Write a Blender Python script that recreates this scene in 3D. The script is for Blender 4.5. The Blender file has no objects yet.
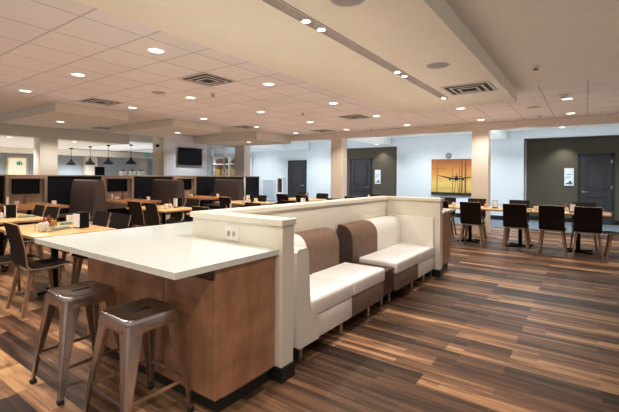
import bpy, bmesh, math, random
from math import sin, cos, pi, radians
random.seed(7)
S = bpy.context.scene
COL = S.collection

# ------------------------------------------------------------------ materials
def new_mat(name):
    m = bpy.data.materials.new(name); m.use_nodes = True
    nt = m.node_tree
    return m, nt, nt.nodes, nt.links, nt.nodes['Principled BSDF']

def mat(name, col, rough=.5, metal=0., var=.06, scale=18., bump=0., emit=0., coat=0., stretch=(1, 1, 1)):
    m, nt, N, L, p = new_mat(name)
    tc = N.new('ShaderNodeTexCoord'); mp = N.new('ShaderNodeMapping'); mp.inputs['Scale'].default_value = stretch
    L.new(tc.outputs['Object'], mp.inputs['Vector'])
    nz = N.new('ShaderNodeTexNoise'); nz.inputs['Scale'].default_value = scale; nz.inputs['Detail'].default_value = 4
    L.new(mp.outputs['Vector'], nz.inputs['Vector'])
    rp = N.new('ShaderNodeValToRGB')
    rp.color_ramp.elements[0].position = .3; rp.color_ramp.elements[1].position = .7
    rp.color_ramp.elements[0].color = tuple(c*(1-var) for c in col)+(1,)
    rp.color_ramp.elements[1].color = tuple(min(1, c*(1+var)) for c in col)+(1,)
    L.new(nz.outputs['Fac'], rp.inputs['Fac']); L.new(rp.outputs['Color'], p.inputs['Base Color'])
    p.inputs['Roughness'].default_value = rough; p.inputs['Metallic'].default_value = metal
    p.inputs['Coat Weight'].default_value = coat
    if emit:
        L.new(rp.outputs['Color'], p.inputs['Emission Color']); p.inputs['Emission Strength'].default_value = emit
    if bump:
        b = N.new('ShaderNodeBump'); b.inputs['Strength'].default_value = bump; b.inputs['Distance'].default_value = .01
        L.new(nz.outputs['Fac'], b.inputs['Height']); L.new(b.outputs['Normal'], p.inputs['Normal'])
    return m

def wood(name, c0, c1, rough=.4, axis='x', scale=3., blotch=.5):
    m, nt, N, L, p = new_mat(name)
    tc = N.new('ShaderNodeTexCoord'); mp = N.new('ShaderNodeMapping')
    mp.inputs['Scale'].default_value = {'x': (1, 12, 12), 'y': (12, 1, 12), 'z': (12, 12, 1)}[axis]
    L.new(tc.outputs['Object'], mp.inputs['Vector'])
    nz = N.new('ShaderNodeTexNoise'); nz.inputs['Scale'].default_value = scale; nz.inputs['Detail'].default_value = 6; nz.inputs['Distortion'].default_value = .6
    L.new(mp.outputs['Vector'], nz.inputs['Vector'])
    n2 = N.new('ShaderNodeTexNoise'); n2.inputs['Scale'].default_value = 6; n2.inputs['Detail'].default_value = 3
    L.new(tc.outputs['Object'], n2.inputs['Vector'])
    mx = N.new('ShaderNodeMix'); mx.data_type = 'FLOAT'; mx.inputs[0].default_value = blotch
    L.new(nz.outputs['Fac'], mx.inputs[2]); L.new(n2.outputs['Fac'], mx.inputs[3])
    rp = N.new('ShaderNodeValToRGB'); rp.color_ramp.elements[0].position = .33; rp.color_ramp.elements[1].position = .67
    rp.color_ramp.elements[0].color = c0+(1,); rp.color_ramp.elements[1].color = c1+(1,)
    L.new(mx.outputs[0], rp.inputs['Fac']); L.new(rp.outputs['Color'], p.inputs['Base Color'])
    p.inputs['Roughness'].default_value = rough
    return m

def floor_mat():
    m, nt, N, L, p = new_mat('plank_floor')
    g = N.new('ShaderNodeNewGeometry'); sx = N.new('ShaderNodeSeparateXYZ'); L.new(g.outputs['Position'], sx.inputs[0])
    cb = N.new('ShaderNodeCombineXYZ'); 
    ay = N.new('ShaderNodeMath'); ay.inputs[1].default_value = 30.3; L.new(sx.outputs['Y'], ay.inputs[0])
    ax = N.new('ShaderNodeMath'); ax.inputs[1].default_value = 20.0; L.new(sx.outputs['X'], ax.inputs[0])
    L.new(ay.outputs[0], cb.inputs['X']); L.new(ax.outputs[0], cb.inputs['Y'])
    def brick(w, h, off, mort):
        b = N.new('ShaderNodeTexBrick'); b.offset = off; b.offset_frequency = 2; b.squash = 1
        b.inputs['Color1'].default_value = (0, 0, 0, 1); b.inputs['Color2'].default_value = (1, 1, 1, 1)
        b.inputs['Mortar'].default_value = (0, 0, 0, 1); b.inputs['Scale'].default_value = 1
        b.inputs['Mortar Size'].default_value = mort; b.inputs['Brick Width'].default_value = w; b.inputs['Row Height'].default_value = h
        b.inputs['Bias'].default_value = 0; L.new(cb.outputs[0], b.inputs['Vector'])
        return b
    b1 = brick(1.25, .165, .37, .0012); b2 = brick(.90, .055, .43, 0.)
    mp = N.new('ShaderNodeMapping'); mp.inputs['Scale'].default_value = (1.1, 30, 1); L.new(cb.outputs[0], mp.inputs['Vector'])
    nz = N.new('ShaderNodeTexNoise'); nz.inputs['Scale'].default_value = 1.8; nz.inputs['Detail'].default_value = 9; nz.inputs['Roughness'].default_value = .62; nz.inputs['Distortion'].default_value = .5
    L.new(mp.outputs[0], nz.inputs['Vector'])
    mp2 = N.new('ShaderNodeMapping'); mp2.inputs['Scale'].default_value = (3.0, 60, 1); L.new(cb.outputs[0], mp2.inputs['Vector'])
    n2 = N.new('ShaderNodeTexNoise'); n2.inputs['Scale'].default_value = 2.; n2.inputs['Detail'].default_value = 6; n2.inputs['Distortion'].default_value = 1.2
    L.new(mp2.outputs[0], n2.inputs['Vector'])
    def mix(a, b, f):
        x = N.new('ShaderNodeMix'); x.data_type = 'FLOAT'; x.inputs[0].default_value = f
        L.new(a, x.inputs[2]); L.new(b, x.inputs[3]); return x.outputs[0]
    mp3 = N.new('ShaderNodeMapping'); mp3.inputs['Scale'].default_value = (1.0, 13, 1); L.new(cb.outputs[0], mp3.inputs['Vector'])
    n3 = N.new('ShaderNodeTexNoise'); n3.inputs['Scale'].default_value = 1.6; n3.inputs['Detail'].default_value = 3; L.new(mp3.outputs[0], n3.inputs['Vector'])
    f = mix(mix(b1.outputs['Color'], b2.outputs['Color'], .35), mix(mix(nz.outputs['Fac'], n2.outputs['Fac'], .35), n3.outputs['Fac'], .5), .62)
    rp = N.new('ShaderNodeValToRGB'); e = rp.color_ramp.elements
    e[0].position = .36; e[0].color = FLOOR[0]+(1,)
    e[1].position = .65; e[1].color = FLOOR[3]+(1,)
    a = e.new(.45); a.color = FLOOR[1]+(1,)
    a = e.new(.56); a.color = FLOOR[2]+(1,)
    L.new(f, rp.inputs['Fac'])
    L.new(rp.outputs['Color'], p.inputs['Base Color'])
    p.inputs['Roughness'].default_value = .36
    rr = N.new('ShaderNodeMapRange'); rr.inputs['To Min'].default_value = .28; rr.inputs['To Max'].default_value = .5
    L.new(nz.outputs['Fac'], rr.inputs['Value']); L.new(rr.outputs[0], p.inputs['Roughness'])
    p.inputs['Specular IOR Level'].default_value = .35
    bp = N.new('ShaderNodeBump'); bp.inputs['Strength'].default_value = .12; bp.inputs['Distance'].default_value = .004
    L.new(nz.outputs['Fac'], bp.inputs['Height']); L.new(bp.outputs['Normal'], p.inputs['Normal'])
    return m

def tile_mat():
    m, nt, N, L, p = new_mat('acoustic_tile')
    g = N.new('ShaderNodeNewGeometry'); mp = N.new('ShaderNodeMapping'); mp.inputs['Location'].default_value = (-1.62+.61*10, .61*20, 0)
    L.new(g.outputs['Position'], mp.inputs['Vector'])
    b = N.new('ShaderNodeTexBrick'); b.offset = 0; b.squash = 1
    c = TILE
    b.inputs['Color1'].default_value = tuple(x*.97 for x in c)+(1,); b.inputs['Color2'].default_value = tuple(min(1, x*1.03) for x in c)+(1,)
    b.inputs['Mortar'].default_value = tuple(x*.70 for x in c)+(1,)
    b.inputs['Scale'].default_value = 1; b.inputs['Mortar Size'].default_value = .011; b.inputs['Mortar Smooth'].default_value = .2
    b.inputs['Brick Width'].default_value = .61; b.inputs['Row Height'].default_value = .61
    L.new(mp.outputs[0], b.inputs['Vector']); L.new(b.outputs['Color'], p.inputs['Base Color'])
    p.inputs['Roughness'].default_value = .9
    nz = N.new('ShaderNodeTexNoise'); nz.inputs['Scale'].default_value = 90; L.new(g.outputs['Position'], nz.inputs['Vector'])
    bp = N.new('ShaderNodeBump'); bp.inputs['Strength'].default_value = .2; bp.inputs['Distance'].default_value = .004
    L.new(nz.outputs['Fac'], bp.inputs['Height']); L.new(bp.outputs['Normal'], p.inputs['Normal'])
    return m

def sunset_mat():
    m, nt, N, L, p = new_mat('sunset_print')
    tc = N.new('ShaderNodeTexCoord'); sx = N.new('ShaderNodeSeparateXYZ'); L.new(tc.outputs['Object'], sx.inputs[0])
    nz = N.new('ShaderNodeTexNoise'); nz.inputs['Scale'].default_value = 3; L.new(tc.outputs['Object'], nz.inputs['Vector'])
    ad = N.new('ShaderNodeMath'); ad.operation = 'MULTIPLY_ADD'; ad.inputs[1].default_value = .25
    L.new(nz.outputs['Fac'], ad.inputs[0]); L.new(sx.outputs['Z'], ad.inputs[2])
    mr = N.new('ShaderNodeMapRange'); mr.inputs['From Min'].default_value = 0; mr.inputs['From Max'].default_value = 1.4
    L.new(ad.outputs[0], mr.inputs['Value'])
    rp = N.new('ShaderNodeValToRGB'); e = rp.color_ramp.elements
    e[0].position = .05; e[0].color = (.52, .40, .12, 1); e[1].position = 1; e[1].color = (.33, .12, .035, 1)
    a = e.new(.4); a.color = (.70, .50, .18, 1)
    a = e.new(.7); a.color = (.56, .26, .07, 1)
    L.new(mr.outputs[0], rp.inputs['Fac']); L.new(rp.outputs['Color'], p.inputs['Base Color'])
    p.inputs['Roughness'].default_value = .5
    return m

def glass_mat(name, col=(1, 1, 1), rough=.02):
    m, nt, N, L, p = new_mat(name)
    p.inputs['Base Color'].default_value = col+(1,); p.inputs['Transmission Weight'].default_value = 1
    p.inputs['Roughness'].default_value = rough; p.inputs['IOR'].default_value = 1.3
    return m

FLOOR = [(.032, .017, .011), (.11, .056, .032), (.235, .13, .070), (.50, .315, .175)]
TILE = (.66, .62, .60)
M = {}
M['floor'] = floor_mat()
M['tile'] = tile_mat()
M['carpet'] = mat('grey_carpet', (.16, .19, .22), .95, var=.15, scale=60, bump=.2)
M['drywall'] = mat('warm_drywall', (.66, .61, .53), .85, var=.02, scale=4)
M['soffit'] = mat('soffit_paint', (.71, .66, .57), .85, var=.02, scale=4)
M['beam'] = mat('beam_paint', (.68, .61, .54), .8, var=.02, scale=4)
M['white_ceiling'] = mat('white_ceiling_paint', (.82, .84, .82), .9, var=.02, scale=4)
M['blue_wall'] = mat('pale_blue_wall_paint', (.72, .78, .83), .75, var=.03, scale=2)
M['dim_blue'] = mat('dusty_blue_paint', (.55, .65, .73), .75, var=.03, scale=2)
M['tv_wall'] = mat('lavender_white_paint', (.82, .85, .90), .75, var=.02, scale=2)
M['taupe'] = mat('taupe_wall_paint', (.12, .105, .078), .75, var=.04, scale=2)
M['cream'] = mat('cream_wall_paint', (.80, .76, .68), .6, var=.02, scale=3)
M['cap'] = mat('cream_cap_laminate', (.84, .79, .69), .4, var=.02, scale=5)
M['black_base'] = mat('black_rubber_base', (.016, .014, .014), .45, var=.1)
M['metal_strip'] = mat('metal_edge_strip', (.6, .6, .62), .3, 1, var=.05)
M['quartz'] = mat('white_quartz', (.75, .785, .745), .14, var=.03, scale=60)
M['cabinet'] = wood('stained_maple', (.30, .145, .075), (.50, .265, .15), .36, 'z', 2.2, .75)
M['cabinet_dark'] = wood('dark_stained_wood', (.05, .022, .014), (.11, .05, .03), .4, 'z', 3)
M['gunmetal'] = mat('gunmetal_sheet', (.52, .46, .43), .27, 1, var=.25, scale=9, stretch=(1, 1, .3))
M['dark_slot'] = mat('dark_opening', (.01, .009, .008), .7)
M['rubber'] = mat('black_rubber', (.015, .015, .015), .7)
M['white_vinyl'] = mat('white_vinyl', (.84, .81, .76), .42, var=.02, scale=10, bump=.03)
M['seat_vinyl'] = mat('white_seat_vinyl', (.88, .85, .82), .38, var=.02, scale=10, bump=.03)
M['brown_vinyl'] = mat('taupe_brown_suede', (.235, .150, .108), .75, var=.10, scale=14, bump=.08)
M['dark_vinyl'] = mat('dark_brown_suede', (.10, .058, .042), .7, var=.12, scale=14, bump=.08)
M['steel'] = mat('satin_steel', (.55, .55, .56), .3, 1, var=.05)
M['espresso'] = mat('espresso_veneer', (.014, .009, .008), .5, var=.25, scale=8, stretch=(1, 1, .2)); M['espresso'].node_tree.nodes['Principled BSDF'].inputs['Specular IOR Level'].default_value = .2
M['ply_edge'] = mat('plywood_edge', (.45, .29, .17), .5, var=.12, scale=30)
M['leg_wood'] = wood('ash_leg', (.22, .12, .065), (.42, .255, .15), .5, 'z', 4)
M['frame_grey'] = mat('grey_seat_rail', (.42, .40, .38), .5, var=.08)
M['table_wood'] = wood('honey_tabletop', (.46, .28, .13), (.66, .45, .24), .3, 'x', 3, .4)
M['booth_wood'] = wood('amber_tabletop', (.30, .135, .05), (.48, .24, .10), .3, 'x', 3, .4)
M['niche_wood'] = wood('walnut_frame', (.32, .235, .17), (.46, .35, .265), .5, 'z', 4)
M['black_metal'] = mat('black_cast_metal', (.012, .012, .013), .45, .3, var=.2)
M['navy'] = mat('near_black_panel', (.012, .012, .016), .6, var=.2)
M['screen'] = mat('black_screen', (.006, .006, .008), .18, var=.1)
M['booth_vinyl'] = mat('chocolate_vinyl', (.085, .056, .049), .45, var=.22, scale=25, bump=.12)
M['booth_base'] = mat('cream_booth_base', (.52, .44, .33), .6, var=.05)
M['china'] = mat('white_china', (.82, .80, .76), .2, var=.02)
M['paper'] = mat('white_paper', (.82, .80, .78), .8, var=.03)
M['sage'] = mat('sage_napkin', (.27, .32, .26), .9, var=.15, scale=40, bump=.2)
M['juice'] = mat('yellow_juice', (.75, .45, .04), .3)
M['red'] = mat('red_sauce', (.42, .04, .03), .4)
M['dark_red'] = mat('dark_red_enamel', (.16, .03, .03), .4)
M['amber'] = mat('amber_syrup', (.22, .08, .02), .3)
M['sugar'] = mat('sugar_packets', (.75, .60, .52), .8, var=.3, scale=120)
M['glass'] = glass_mat('clear_glass', (.96, .98, 1.))
M['door'] = mat('charcoal_door_paint', (.055, .055, .063), .45, var=.08)
M['door_frame'] = mat('dark_door_frame', (.028, .029, .034), .5, var=.08)
M['vent'] = mat('vent_enamel', (.58, .53, .47), .6, var=.04)
M['vent_dark'] = mat('vent_cavity', (.05, .045, .04), .8)
M['grey_disc'] = mat('grey_grille', (.36, .32, .29), .7, var=.1, scale=120)
M['trim_white'] = mat('white_trim', (.85, .83, .80), .5)
M['lens'] = mat('glowing_lens', (1, .95, .86), .5, var=.01, emit=4)
M['lens_cool'] = mat('glowing_spot_lens', (1, .98, .95), .5, var=.01, emit=25)
M['track'] = mat('track_channel', (.36, .31, .28), .6, var=.05)
M['pendant'] = mat('gunmetal_pendant', (.05, .049, .053), .35, .5, var=.1)
M['sunset'] = sunset_mat()
M['silhouette'] = mat('dark_silhouette', (.045, .030, .022), .6)
M['brown_sil'] = mat('brown_silhouette', (.22, .10, .04), .6)
M['poster_blue'] = mat('pale_blue_print', (.62, .72, .80), .4, var=.15, scale=5, emit=.25)
M['poster_dark'] = mat('dark_print', (.10, .13, .20), .5)
M['green'] = mat('green_sign', (.02, .30, .16), .4, var=.05, emit=.6)
M['grey_metal'] = mat('grey_enamel', (.40, .42, .44), .5, var=.04)
M['pale_grey'] = mat('pale_grey_panel', (.55, .60, .66), .5, var=.03)
M['shelf_wood'] = wood('yellow_wood', (.36, .22, .08), (.52, .34, .15), .5, 'x', 3)
M['lit'] = mat('lit_cream_panel', (.9, .86, .68), .6, var=.03, emit=.5)

for k in ('navy', 'screen', 'black_metal'): M[k].node_tree.nodes['Principled BSDF'].inputs['Specular IOR Level'].default_value = .15
# ------------------------------------------------------------------ mesh builder
class MB:
    def __init__(s): s.v = []; s.f = []; s.m = []
    def add(s, vs, fs, mi=0):
        o = len(s.v); s.v += [tuple(v) for v in vs]
        for f in fs: s.f.append([i+o for i in f]); s.m.append(mi)
        return s
    def box(s, x0, x1, y0, y1, z0, z1, mi=0):
        vs = [(x, y, z) for z in (z0, z1) for y in (y0, y1) for x in (x0, x1)]
        return s.add(vs, [(0, 2, 3, 1), (4, 5, 7, 6), (0, 1, 5, 4), (2, 6, 7, 3), (0, 4, 6, 2), (1, 3, 7, 5)], mi)
    def rbox(s, x0, x1, y0, y1, z0, z1, r=.01, seg=2, mi=0):
        bm = bmesh.new(); bmesh.ops.create_cube(bm, size=1)
        for v in bm.verts:
            v.co = ((x0+x1)/2+v.co.x*(x1-x0), (y0+y1)/2+v.co.y*(y1-y0), (z0+z1)/2+v.co.z*(z1-z0))
        bmesh.ops.bevel(bm, geom=list(bm.edges), offset=r, segments=seg, profile=.5, affect='EDGES')
        bm.verts.index_update()
        s.add([v.co[:] for v in bm.verts], [[v.index for v in f.verts] for f in bm.faces], mi); bm.free(); return s
    def loft(s, rings, mi=0, cap=True, closed=True):
        n = len(rings[0]); vs = [p for r in rings for p in r]; fs = []
        for k in range(len(rings)-1):
            for i in range(n if closed else n-1):
                j = (i+1) % n
                fs.append((k*n+i, k*n+j, (k+1)*n+j, (k+1)*n+i))
        if cap: fs.append(tuple(range(n))[::-1]); fs.append(tuple((len(rings)-1)*n+i for i in range(n)))
        return s.add(vs, fs, mi)
    def prism(s, poly, a0, a1, axis='x', mi=0):
        def P(p, a): return {'x': (a, p[0], p[1]), 'y': (p[0], a, p[1]), 'z': (p[0], p[1], a)}[axis]
        return s.loft([[P(p, a0) for p in poly], [P(p, a1) for p in poly]], mi)
    def lathe(s, prof, c=(0, 0, 0), n=16, mi=0, cap=False):
        rings = [[(c[0]+r*cos(2*pi*i/n), c[1]+r*sin(2*pi*i/n), c[2]+z) for i in range(n)] for r, z in prof]
        return s.loft(rings, mi, cap)
    def bar(s, p, q, w0, w1=None, d0=None, d1=None, mi=0):
        """tapered rectangular bar from p to q, horizontal sections"""
        w1 = w1 or w0; d0 = d0 or w0; d1 = d1 or w1
        def R(c, w, d): return [(c[0]-w/2, c[1]-d/2, c[2]), (c[0]+w/2, c[1]-d/2, c[2]), (c[0]+w/2, c[1]+d/2, c[2]), (c[0]-w/2, c[1]+d/2, c[2])]
        return s.loft([R(p, w0, d0), R(q, w1, d1)], mi)
    def tube(s, pts, r, n=8, mi=0):
        from mathutils import Vector
        P = [Vector(p) for p in pts]; rings = []
        for i, p in enumerate(P):
            t = (P[min(i+1, len(P)-1)]-P[max(i-1, 0)]).normalized()
            u = t.cross(Vector((0, 0, 1))); u = u.normalized() if u.length > 1e-4 else Vector((1, 0, 0))
            w = t.cross(u).normalized()
            rings.append([tuple(p+u*(r*cos(2*pi*k/n))+w*(r*sin(2*pi*k/n))) for k in range(n)])
        return s.loft(rings, mi)
    def build(s, name, mats, parent=None, angle=35):
        me = bpy.data.meshes.new(name); me.from_pydata(s.v, [], s.f)
        mats = mats if isinstance(mats, (list, tuple)) else [mats]
        for m in mats: me.materials.append(M[m])
        me.polygons.foreach_set('material_index', s.m)
        bm = bmesh.new(); bm.from_mesh(me); bmesh.ops.recalc_face_normals(bm, faces=bm.faces); bm.to_mesh(me); bm.free()
        me.polygons.foreach_set('use_smooth', [True]*len(me.polygons)); me.set_sharp_from_angle(angle=radians(angle))
        me.update()
        o = bpy.data.objects.new(name, me); COL.objects.link(o)
        if parent: o.parent = parent
        return o

def tag(o, label, cat, group=None, kind=None):
    if label: o['label'] = label
    if cat: o['category'] = cat
    if group: o['group'] = group
    if kind: o['kind'] = kind
    return o
def thing(name, label, cat, loc=(0, 0, 0), rz=0., group=None):
    o = bpy.data.objects.new(name, None); COL.objects.link(o); o.empty_display_size = .1
    o.location = loc; o.rotation_euler = (0, 0, rz)
    return tag(o, label, cat, group)
def struct(name, mb, m, parent=None, label=None):
    o = mb.build(name, m, parent)
    if not parent: o['kind'] = 'structure'
    if label: o['label'] = label
    return o
def dup(root, loc, rz=0., label=None, group=None):
    def cp(o, par):
        c = o.copy(); COL.objects.link(c); c.parent = par
        for ch in o.children: cp(ch, c)
        return c
    r = cp(root, None); r.location = loc; r.rotation_euler = (0, 0, rz)
    if label: r['label'] = label
    if group: r['group'] = group
    elif 'group' in r and group is not None: del r['group']
    return r
class Kind:
    """first call places the prototype itself, later calls copy it"""
    def __init__(s, make): s.make = make; s.proto = None
    def put(s, loc, rz, label, group=None):
        if s.proto is None:
            s.proto = s.make(); o = s.proto; o.location = loc; o.rotation_euler = (0, 0, rz); o['label'] = label
            if group: o['group'] = group
            return o
        return dup(s.proto, loc, rz, label, group)

CZ = 2.82   # main ceiling height
# ------------------------------------------------------------------ room shell
struct('floor', MB().box(-4, 12.4, -6, 22, -.1, 0), 'floor')
struct('floor_corridor', MB().box(12.4, 18, -6, 22, -.1, 0), 'carpet')
# tiled ceiling: field left of the bulkhead, and field near the openings
struct('ceiling', MB().box(-4, 10.66, 2.92, 8.42, CZ, CZ+.1).box(6.75, 10.66, -6, 2.92, CZ, CZ+.1), 'tile')
struct('ceiling_drywall', MB().box(-4, 6.75, -6, 2.92, CZ, CZ+.1), 'drywall')
struct('ceiling_booths', MB().box(-4, 10.66, 8.42, 13.2, CZ, CZ+.1), 'drywall')
struct('ceiling_bulkhead', MB().box(-4, 6.95, .917, 2.92, 2.63, CZ-.002), 'soffit')
c = MB()
for x0, x1, z in ((3.28, 4.75, 2.645), (5.9, 7.45, 2.645), (8.93, 10.66, 2.56)):
    c.box(x0, x1, 8.41, 11.45, z, CZ-.002)
struct('ceiling_dropped_panels', c, 'drywall')
struct('ceiling_back_room', MB().box(-6, 7.48, 13.15, 22, 2.505, CZ+.1), 'soffit')
struct('ceiling_back_lobby', MB().box(7.48, 10.66, 13.2, 22, 2.62, CZ+.1), 'white_ceiling')
struct('ceiling_corridor', MB().box(10.9, 18, -6, 22, 2.97, 3.07), 'white_ceiling')
c = MB()
for y in (2.15, 6.35, 11.6): c.box(11.0, 14.48, y, y+.45, 2.70, 2.968)
struct('ceiling_corridor_beams', c, 'white_ceiling')
# beam and column wall between restaurant and corridor
b = MB().box(10.66, 10.96, -6, 22, 2.65, 3.07)
for y0, y1 in ((2.04, 2.44), (6.35, 6.75), (10.68, 11.19)): b.box(10.661, 10.99, y0, y1, 0, 2.66)
struct('wall_columns', b, 'beam')
# corridor back wall with two recesses
w = MB()
w.box(14.5, 14.7, 1.69, 6.12, 0, 3.0).box(14.5, 14.7, 9.2, 22, 0, 3.0)
w.box(14.5, 14.7, 6.12, 9.2, 2.63, 3.0)
w.box(14.5, 14.7, -6, 1.69, 2.72, 3.0)
w.box(14.3, 14.5, 10.29, 22, 2.64, 3.0)
struct('wall_corridor', w, 'blue_wall')
struct('wall_recess_left', MB().box(14.62, 14.8, 6.12, 9.2, 0, 2.63), 'taupe')
struct('wall_recess_right', MB().box(15.2, 15.4, -6, 1.69, 0, 2.72).box(14.7, 15.2, -6, 1.69, 2.70, 2.72), 'taupe')
struct('trim_recess', MB().box(14.51, 15.2, 1.69, 1.75, 0, 2.72), 'trim_white')
struct('baseboard_corridor', MB().box(14.47, 14.5, 1.69, 7.1, 0, .14).box(14.47, 14.5, 8.35, 22, 0, .14).box(15.17, 15.2, .35, 1.69, 0, .14).box(15.17, 15.2, -6, -.7, 0, .14), 'black_base')
# back room walls
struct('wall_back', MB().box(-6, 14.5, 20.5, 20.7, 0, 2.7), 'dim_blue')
struct('trim_back_columns', MB().box(3.2, 3.55, 20.1, 20.49, 0, 2.505).box(9.2, 9.75, 20.1, 20.49, 0, 2.505).box(12.0, 12.5, 20.1, 20.49, 0, 2.5), 'cream')
struct('trim_back_bulkhead', MB().box(-6, 7.4, 19.6, 20.49, 2.30, 2.504).box(7.49, 14.4, 19.6, 20.49, 2.30, 2.604), 'cream')
struct('wall_service_column', MB().box(4.74, 5.22, 13.2, 13.65, 0, 2.505), 'cream')
b = MB().box(7.82, 9.55, 11.5, 11.9, 0, CZ-.001)
struct('wall_television', b, 'tv_wall')
struct('trim_television_wall', MB().box(7.74, 7.82, 11.49, 11.92, 0, CZ-.001).box(7.6, 7.74, 11.62, 11.92, 0, CZ-.001), 'cream')

# ------------------------------------------------------------------ doors
def make_door(name, x, y0, y1, h, handle_y, label, hinge_y=None):
    r = bpy.data.objects.new(name, None); COL.objects.link(r); r.location = (x, (y0+y1)/2, 0); r['kind'] = 'structure'; r['label'] = label
    w = (y1-y0)/2
    f = MB().box(-.05, 0, -w-.0, -w+.06, 0, h+.06).box(-.05, 0, w-.06, w, 0, h+.06).box(-.05, 0, -w, w, h, h+.06)
    f.build('door_frame', 'door_frame', r)
    d = MB().box(-.03, 0, -w+.06, w-.06, 0.01, h); iw = w-.06
    # raised mouldings around two inset panels
    for z0, z1 in ((.22, .86), (1.08, h-.16)):
        a0, a1 = -iw+.14, iw-.14
        for q in ((a0, a1, z0, z0+.03), (a0, a1, z1-.03, z1), (a0, a0+.03, z0, z1), (a1-.03, a1, z0, z1)):
            d.box(-.055, -.03, q[0], q[1], q[2], q[3])
        d.box(-.036, -.03, a0+.06, a1-.06, z0+.06, z1-.06)
    dl = d.build('door_leaf', 'door', r)
    hy = handle_y-(y0+y1)/2; s = -1 if hy > 0 else 1
    k = MB().lathe([(.0, -.001), (.03, -.001), (.03, .012), (.012, .014), (.012, .05), (0, .05)], n=12)
    k.v = [(-.03-v[2], hy+v[0], 1.0+v[1]) for v in k.v]
    k.rbox(-.095, -.075, min(hy, hy+s*.13), max(hy, hy+s*.13), .99, 1.012, .005)
    k.build('door_handle', 'steel', dl)
    if hinge_y is not None:
        for z in (.3, 1.1, 1.9):
            MB().box(-.055, -.03, hinge_y-(y0+y1)/2-.02, hinge_y-(y0+y1)/2+.02, z, z+.11).build('hinge', 'steel', dl)
    return r
make_door('door_1', 14.5, 10.51, 11.57, 2.10, 10.66, 'charcoal panelled door in the pale blue corridor wall')
make_door('door_2', 14.62, 7.25, 8.28, 2.12, 7.40, 'charcoal panelled door in the left taupe recess')
make_door('door_3', 15.2, -.68, .24, 2.14, .10, 'charcoal panelled door at the right edge with visible hinges', -.62)

# ------------------------------------------------------------------ pony walls (L + far end)
struct('wall_pony_near', MB().box(2.07, 2.20, 1.70, 2.66, 0.1, 1.075), 'cream', label='cream low wall end behind the white counter')
struct('wall_pony_long', MB().box(2.2005, 5.5995, 2.51, 2.66, 0.1, 1.075), 'cream', label='long cream low wall behind the banquettes')
struct('wall_pony_far', MB().box(5.60, 5.72, 1.70, 2.66, 0.1, 1.075), 'cream', label='cream low wall at the far end of the banquettes')
for n, a, b in (('near', (2.05, 2.212, 1.688, 2.68), (2.06, 2.21, 1.69, 2.67)), ('long', (2.214, 5.578, 2.49, 2.68), (2.211, 5.589, 2.50, 2.67)), ('far', (5.58, 5.74, 1.68, 2.68), (5.59, 5.73, 1.69, 2.67))):
    struct('trim_wall_cap_'+n, MB().rbox(*a, 1.075, 1.12, .004, 1), 'cap')
    struct('baseboard_pony_'+n, MB().box(*b, 0, .098), 'black_base')
t = thing('power_outlet', 'double power outlet plate in the low wall above the white counter', 'outlet', (2.07, 2.195, .98))
MB().rbox(-.008, -.0005, -.075, .075, -.052, .052, .003, 1).build('cover_plate', 'trim_white', t)
for dy in (-.028, .028):
    o = MB(); o.lathe([(0, -.001), (.018, -.001), (.018, .003), (0, .003)], n=14); o.v = [(-.008-v[2], dy+v[0], v[1]*1.3) for v in o.v]
    r = o.build('socket', 'vent', t)
    MB().box(-.0118, -.0112, dy-.008, dy-.005, -.004, .01).box(-.0118, -.0112, dy+.005, dy+.008, -.004, .01).box(-.0118, -.0112, dy-.003, dy+.003, -.014, -.008).build('socket_slot', 'dark_slot', r)

# ------------------------------------------------------------------ bar counters
t = thing('bar_counter', 'white quartz bar counter on stained wood cabinet, in front at left', 'counter', (1.53, 1.755, 0))
def off(mb, dx, dy): mb.v = [(v[0]-dx, v[1]-dy, v[2]) for v in mb.v]; return mb
k = MB().prism([(1.235, 1.73), (2.066, 1.73), (2.066, 2.69), (3.4, 2.69), (3.4, 3.527), (1.235, 3.527)], .877, .914, 'z')
off(k, 1.53, 1.755).build('countertop', 'quartz', t)
k = MB().box(1.552, 2.055, 1.777, 3.30, .1, .876).box(2.055, 3.3, 2.70, 3.30, .1, .876)
off(k, 1.53, 1.755).build('cabinet_body', 'cabinet_dark', t)
off(MB().rbox(1.535, 2.058, 1.755, 1.776, .1, .872, .002, 1), 1.53, 1.755).build('side_panel', 'cabinet', t)
off(MB().rbox(1.53, 1.551, 1.757, 2.262, .1, .80, .003, 1), 1.53, 1.755).build('front_panel', 'cabinet', t)
off(MB().rbox(1.53, 1.551, 2.268, 3.30, .1, .80, .003, 1), 1.53, 1.755).build('front_panel', 'cabinet', t)
off(MB().box(1.537, 1.551, 1.775, 3.30, .803, .876), 1.53, 1.755).build('apron_rail', 'cabinet_dark', t)
off(MB().box(1.58, 2.04, 1.785, 3.27, 0, .1), 1.53, 1.755).build('toe_kick', 'black_base', t)
off(MB().box(1.60, 2.055, 1.765, 1.79, .088, .1), 1.53, 1.755).build('edge_strip', 'metal_strip', t)
t = thing('bar_counter', 'white bar counter on wood cabinet at the far end of the banquettes', 'counter', (5.75, 1.755, 0))
off(MB().rbox(5.742, 6.53, 1.73, 3.4, .877, .914, .003, 1), 5.75, 1.755).build('countertop', 'quartz', t)
off(MB().rbox(5.745, 6.33, 1.755, 3.3, .1, .876, .003, 1), 5.75, 1.755).build('cabinet_body', 'cabinet', t)
off(MB().box(5.745, 6.29, 1.785, 3.27, 0, .1), 5.75, 1.755).build('toe_kick', 'black_base', t)

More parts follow.
